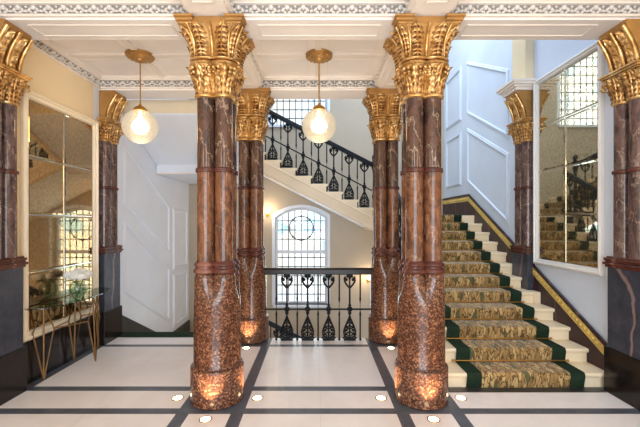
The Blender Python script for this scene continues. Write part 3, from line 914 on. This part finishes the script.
make_rake('black iron balustrade rising across the suspended stair above the arched window', (UP, 7.0, LZ), pi/2, UN, UR)
make_rake('black iron balustrade of the high stair, seen in the silver mirror', (-1.25, 7.0, UZ), pi, 4, UR, newel=False)
make_rake('black iron balustrade along the stair dropping past the white panelled wall', (-1.25, 5.67+TR*6, -1.05), pi, 6, UR, newel=False)
make_rake('black handrail of the lowest stair, slanting behind the column base', (1.15, 7.0, -2.25), pi/2, 8, UR)

# level balustrade between the rear columns
lb = thing('iron_railing', 'level black iron railing with dark handrail between the rear columns, before the arched window', 'railing', (.02, 5.31, 0))
x0, x1 = -.78, .78
m = MB(); m.loft([[(x, a, 1.0+b) for a, b in railsec(.1, .085)] for x in (x0, x1)]); m.build('handrail', M['ironbrown'], lb, bevel=.003)
MB().box(x0, x1, -.012, .012, .945, .957).build('top_rail', M['iron'], lb)
MB().box(x0, x1, -.011, .011, .438, .46).build('mid_rail', M['iron'], lb)
for i, px in enumerate((286.9, 307.6, 328.6, 349.7)):
    put('baluster', 'orn_lvl', lambda: baluster_mesh(.95, .45), lb, ((px-317)/370*5.31-.02, 0, 0), rz=pi/2)
for px in (276.4, 297.3, 318.1, 339.3, 360.2):
    put('spindle', 'spin_lvl', lambda: spindle_mesh(.95), lb, ((px-317)/370*5.31-.02, 0, 0))

# ------------------------------------------------------------------ pendant lamps
def make_pendant(label, x, y, gz):
    t = thing('pendant_lamp', label, 'lamp', (x, y, CEI), 0, 'globe pendant lamps')
    m = MB().lathe([(.165, 0), (.168, -.012), (.155, -.022), (.16, -.03), (.13, -.045), (.12, -.04), (.1, -.055), (.06, -.065), (.05, -.085), (.02, -.095), (.002, -.1)], 32)
    for i in range(16): m.ell((.125*cos(pi*i/8), .125*sin(pi*i/8), -.036), (.03, .03, .014))
    m.build('ceiling_rose', M['goldflat'], t, smooth=40)
    R = .205; dz = gz-CEI
    MB().tube([(0, 0, -.09), (0, 0, dz+R+.03)], .008, 8).build('rod', M['brass'], t, smooth=50)
    MB().lathe([(.012, dz+R+.07), (.02, dz+R+.05), (.05, dz+R+.035), (.075, dz+R+.01), (.08, dz+R-.02), (.07, dz+R-.022)], 24).build('fitter_cap', M['brass'], t, smooth=40)
    MB().lathe([(R*cos(a), dz+R*sin(a)) for a in [radians(-89.9+ (70+89.9)*i/24) for i in range(25)]], 40, cap=False).build('globe', M['globe'], t, smooth=80)
    b = MB().lathe([(.025, dz+.11), (.05, dz+.085), (.085, dz+.04), (.1, dz), (.085, dz-.045), (.045, dz-.08), (.002, dz-.09)], 20)
    b.tube([(0, 0, dz+R+.0), (0, 0, dz+.1)], .02, 10); b.build('bulb', M['bulb'], t, smooth=50)
    L = bpy.data.lights.new('pendant glow', 'POINT'); L.energy = 18; L.color = (1, .88, .7); L.shadow_soft_size = .12
    lo = bpy.data.objects.new('pendant_glow', L); COL.objects.link(lo); lo.location = (x, y, gz-.0); lo.visible_camera = False
    return t
make_pendant('round glass globe pendant hanging over the hall in front of the arched window', .025, 4.47, 2.86)
make_pendant('round glass globe pendant hanging near the bronze mirror and console table', -2.135, 4.47, 2.85)

# ------------------------------------------------------------------ floor uplights
def make_uplight(label, x, y, cx, cy_):
    t = thing('floor_uplight', label, 'floor light', (x, y, 0), 0, 'small floor uplights around the columns')
    MB().lathe([(.042, .0005), (.056, .0008), (.055, .004), (.046, .005), (.042, .003)], 24, cap=False).build('bezel', M['brass'], t, smooth=40)
    MB().lathe([(.001, .002), (.043, .002), (.043, .0035), (.001, .0045)], 20).build('lens', M['lens'], t)
    L = bpy.data.lights.new('uplight', 'SPOT'); L.energy = 38; L.color = (1, .76, .46); L.spot_size = radians(75); L.spot_blend = .8; L.shadow_soft_size = .02
    o = bpy.data.objects.new('uplight_beam', L); COL.objects.link(o); o.location = (x, y, .02)
    d = Vector((cx-x, cy_-y, .9)); o.rotation_euler = d.to_track_quat('-Z', 'Y').to_euler()
for cx, cy_, who in ((-.96, 3.57, 'large column on the console table side'), (1.003, 3.57, 'large column at the carpeted stair foot'),
                     (-.955, 5.37, 'rear column on the descending stair side'), (.997, 5.37, 'rear column on the carpeted stair side')):
    for dx, dy, w_ in ((0, -.385, 'in front of'), (-.385, 0, 'to the left of'), (.385, 0, 'to the right of')):
        if cy_ > 5 and dx: continue
        make_uplight('small glowing floor uplight %s the %s' % (w_, who), cx+dx, cy_+dy, cx, cy_)

# ------------------------------------------------------------------ wall sconces on the back wall
def make_sconce(label, x, z):
    t = thing('wall_sconce', label, 'wall lamp', (x, YB, z), 0, 'wall lamps on the back wall')
    MB().box(-.04, .04, -.015, 0, -.09, .05).build('back_plate', M['brass'], t, bevel=.004)
    MB().tube([(0, -.01, -.03), (0, -.06, -.06), (0, -.1, -.04), (0, -.1, .0)], .009, 8).build('arm', M['brass'], t, smooth=50)
    MB().ell((0, -.1, .03), (.045, .045, .05), 16, 10).build('bulb', M['bulb'], t, smooth=80)
    L = bpy.data.lights.new('sconce glow', 'POINT'); L.energy = 7; L.color = (1, .78, .5); L.shadow_soft_size = .05
    o = bpy.data.objects.new('sconce_glow', L); COL.objects.link(o); o.location = (x, YB-.2, z+.05); o.visible_camera = False
make_sconce('small lit wall lamp beside the arched window, high by the rear column', -1.17, 1.92)
make_sconce('small lit wall lamp low on the back wall, just above the railing end', 1.22, .36)

# ------------------------------------------------------------------ console table, vase, flowers
TY = 4.42
ct = thing('console_table', 'slim glass-topped console table with splayed bronze legs under the bronze mirror', 'table', (XL+.035, TY, 0))
def tablering(k, z):
    pts = [(.02, -.63*k, z)]
    for i in range(33):
        a = -pi/2+pi*i/32; ca, sa = cos(a), sin(a)
        pts.append((.02+.31*k*abs(ca)**.6, .63*k*(abs(sa)**.75)*(1 if sa >= 0 else -1), z))
    pts.append((.02, .63*k, z)); return pts
MB().loft([tablering(1, .795), tablering(1.0, .807)]).build('table_top', M['tableglass'], ct)
def kite(foot, top, dv, kz=.52, sp=.115):
    foot, top, dv = Vector(foot), Vector(top), Vector(dv).normalized()
    m = MB(); r = .0085
    mid = foot+(top-foot)*(kz/top.z)
    for s_ in (-1, 1):
        m.tube([foot, mid+dv*sp*s_, top+Vector((0, 0, 0))], r, 8)
    m.tube([foot, top], r, 8)
    return m
legs = [((.06, -.42, 0), (.06, -.42, .795), (.35, 1, 0)), ((.31, .10, 0), (.29, .08, .795), (0, 1, 0)), ((.05, .10, 0), (.05, .12, .795), (0, 1, 0)), ((.09, .53, 0), (.1, .48, .795), (-.35, 1, 0))]
for f_, t_, d__ in legs: kite(f_, t_, d__).build('leg', M['bronze'], ct, smooth=50)
m = MB()
kn = lambda i, s_: Vector(legs[i][0])+(Vector(legs[i][1])-Vector(legs[i][0]))*(.52/.795)+Vector(legs[i][2]).normalized()*.115*s_
m.tube([kn(0, 1), kn(1, -1)], .007, 8); m.tube([kn(0, 1), kn(2, -1)], .007, 8); m.tube([kn(1, 1), kn(3, -1)], .007, 8); m.tube([kn(2, 1), kn(3, -1)], .007, 8)
m.tube([(.06, -.5, .785), (.29, .08, .785), (.1, .5, .785)], .008, 8); m.tube([(.06, -.5, .785), (.05, .12, .785), (.1, .5, .785)], .008, 8)
m.build('stretcher', M['bronze'], ct, smooth=50)
VX, VY = XL+.20, 4.42
va = thing('glass_vase', 'round clear glass vase on the console table', 'vase', (VX, VY, .8075))
prof = [(.03, .002), (.055, .004), (.085, .04), (.098, .085), (.092, .13), (.07, .165), (.066, .185), (.064, .185), (.068, .163), (.089, .13), (.094, .085), (.081, .042), (.05, .012), (.002, .01)]
MB().lathe(prof, 32).build('bowl', M['glass'], va, smooth=60)
MB().lathe([(.048, .014), (.078, .044), (.09, .085), (.088, .115), (.002, .115)], 28).build('water', M['glass'], va, smooth=60)
fb = thing('hydrangea_bouquet', 'dome of white hydrangeas in the glass vase', 'flowers', (VX, VY, .8075))
def head(R, seed):
    rnd = random.Random(seed); m = MB(); m.ell((0, 0, 0), (R*.8, R*.8, R*.6), 10, 6)
    for i in range(85):
        z = 1-2*(i+.5)/85*.8; a = i*2.39996; q = sqrt(max(0, 1-z*z))
        n = Vector((q*cos(a), q*sin(a), z)); p = Vector((n.x*R, n.y*R, n.z*R*.8))*rnd.uniform(.9, 1.04)
        u = n.cross(Vector((rnd.random(), rnd.random(), rnd.random()))).normalized(); w_ = n.cross(u)
        for d1 in (u, w_, -u, -w_):
            e1 = n.cross(d1); s_ = R*.17; b = len(m.v)
            for q_ in (p, p+d1*s_*.6+e1*s_*.42+n*.003, p+d1*s_*1.1+n*.001, p+d1*s_*.6-e1*s_*.42+n*.003): m.v.append(tuple(q_))
            m.f.append((b, b+1, b+2, b+3))
    return m
h0 = None
for i, (hx, hy, hz, sc) in enumerate([(0, 0, .285, 1.1), (.085, .03, .262, 1), (-.075, .055, .262, 1), (.02, -.1, .258, 1), (.02, .115, .256, 1), (-.07, -.06, .26, .95), (.085, -.075, .25, .9), (.0, .06, .29, .9), (.0, -.05, .29, .9)]):
    if h0 is None: h0 = o = head(.062, 3).build('flower_head', M['petal'], fb)
    else:
        o = h0.copy(); COL.objects.link(o)
    o.location = (hx, hy, hz); o.scale = (sc,)*3; o.rotation_euler = (0, 0, i*1.1)
    MB().tube([(hx*.1, hy*.1, .03), (hx*.35, hy*.35, .17), (hx*.9, hy*.9, hz-.03)], .004, 6).build('stem', M['stem'], fb)
for i in range(5):
    a = i*1.256; m = MB()
    rows = []
    for k in range(6):
        s_ = k/5; wd = .035*sin(pi*min(.98, s_*.9+.08)); r_ = .05+.1*s_; zz = .2+.04*s_-.05*s_*s_
        rows.append([(r_*cos(a)-j*wd*sin(a), r_*sin(a)+j*wd*cos(a), zz-.008*abs(j)) for j in (-1, 0, 1)])
    m.quadgrid(rows); m.build('leaf', M['stem'], fb, smooth=60)

# ------------------------------------------------------------------ light
wd = bpy.data.worlds.new('daylight'); SC.world = wd; wd.use_nodes = True
bg = wd.node_tree.nodes['Background']; bg.inputs[0].default_value = (.93, .97, 1, 1); bg.inputs[1].default_value = 1.5
def area(name, loc, rot, sx, sy, e, c):
    L = bpy.data.lights.new(name, 'AREA'); L.shape = 'RECTANGLE'; L.size = sx; L.size_y = sy; L.energy = e; L.color = c
    o = bpy.data.objects.new(name, L); COL.objects.link(o); o.location = loc; o.rotation_euler = rot; return o
area('skylight_daylight', (1.2, 6.5, 6.85), (0, 0, 0), 3.2, 2.2, 135, (.66, .84, 1))
area('arched_window_daylight', (-.38, YB+.6, .95), (radians(-90), 0, 0), 1.7, 2.7, 44, (.74, .88, 1))
area('upper_window_daylight', (-.44, YB+.6, 4.95), (radians(-90), 0, 0), 1.7, 2.1, 36, (.74, .88, 1))
area('added_fill_panel', (0, -3.7, 1.7), (radians(90), 0, 0), 4.6, 2.8, 275, (.74, .88, 1))  # fill panel added behind the camera to brighten the hall
for x, y in ((-2.1, .4), (0, .4), (2.1, .4)):  # fill points added overhead out of view, without any fixtures
    L = bpy.data.lights.new('added fill', 'POINT'); L.energy = 26; L.color = (1, .93, .84); L.shadow_soft_size = .2
    o = bpy.data.objects.new('added_fill_point', L); COL.objects.link(o); o.location = (x, y, 2.8)

# ------------------------------------------------------------------ camera and view
cam = bpy.data.cameras.new('camera'); co = bpy.data.objects.new('camera', cam); COL.objects.link(co)
co.location = (0, 0, 1.7); co.rotation_euler = (radians(90), 0, 0)
cam.sensor_width = 36; cam.lens = 370/640*36; cam.shift_x = 3/640; cam.shift_y = 8.5/640; cam.clip_start = .05
SC.camera = co
vs = SC.view_settings; vs.view_transform = 'Standard'; vs.look = 'None'; vs.exposure = .1; vs.gamma = 1; vs.use_curve_mapping = False
SC.cycles.max_bounces = 10; SC.cycles.diffuse_bounces = 5; SC.cycles.glossy_bounces = 5; SC.cycles.transparent_max_bounces = 12
SC.cycles.caustics_reflective = False; SC.cycles.caustics_refractive = False
SC.cycles.sample_clamp_indirect = 6; SC.cycles.use_denoising = True
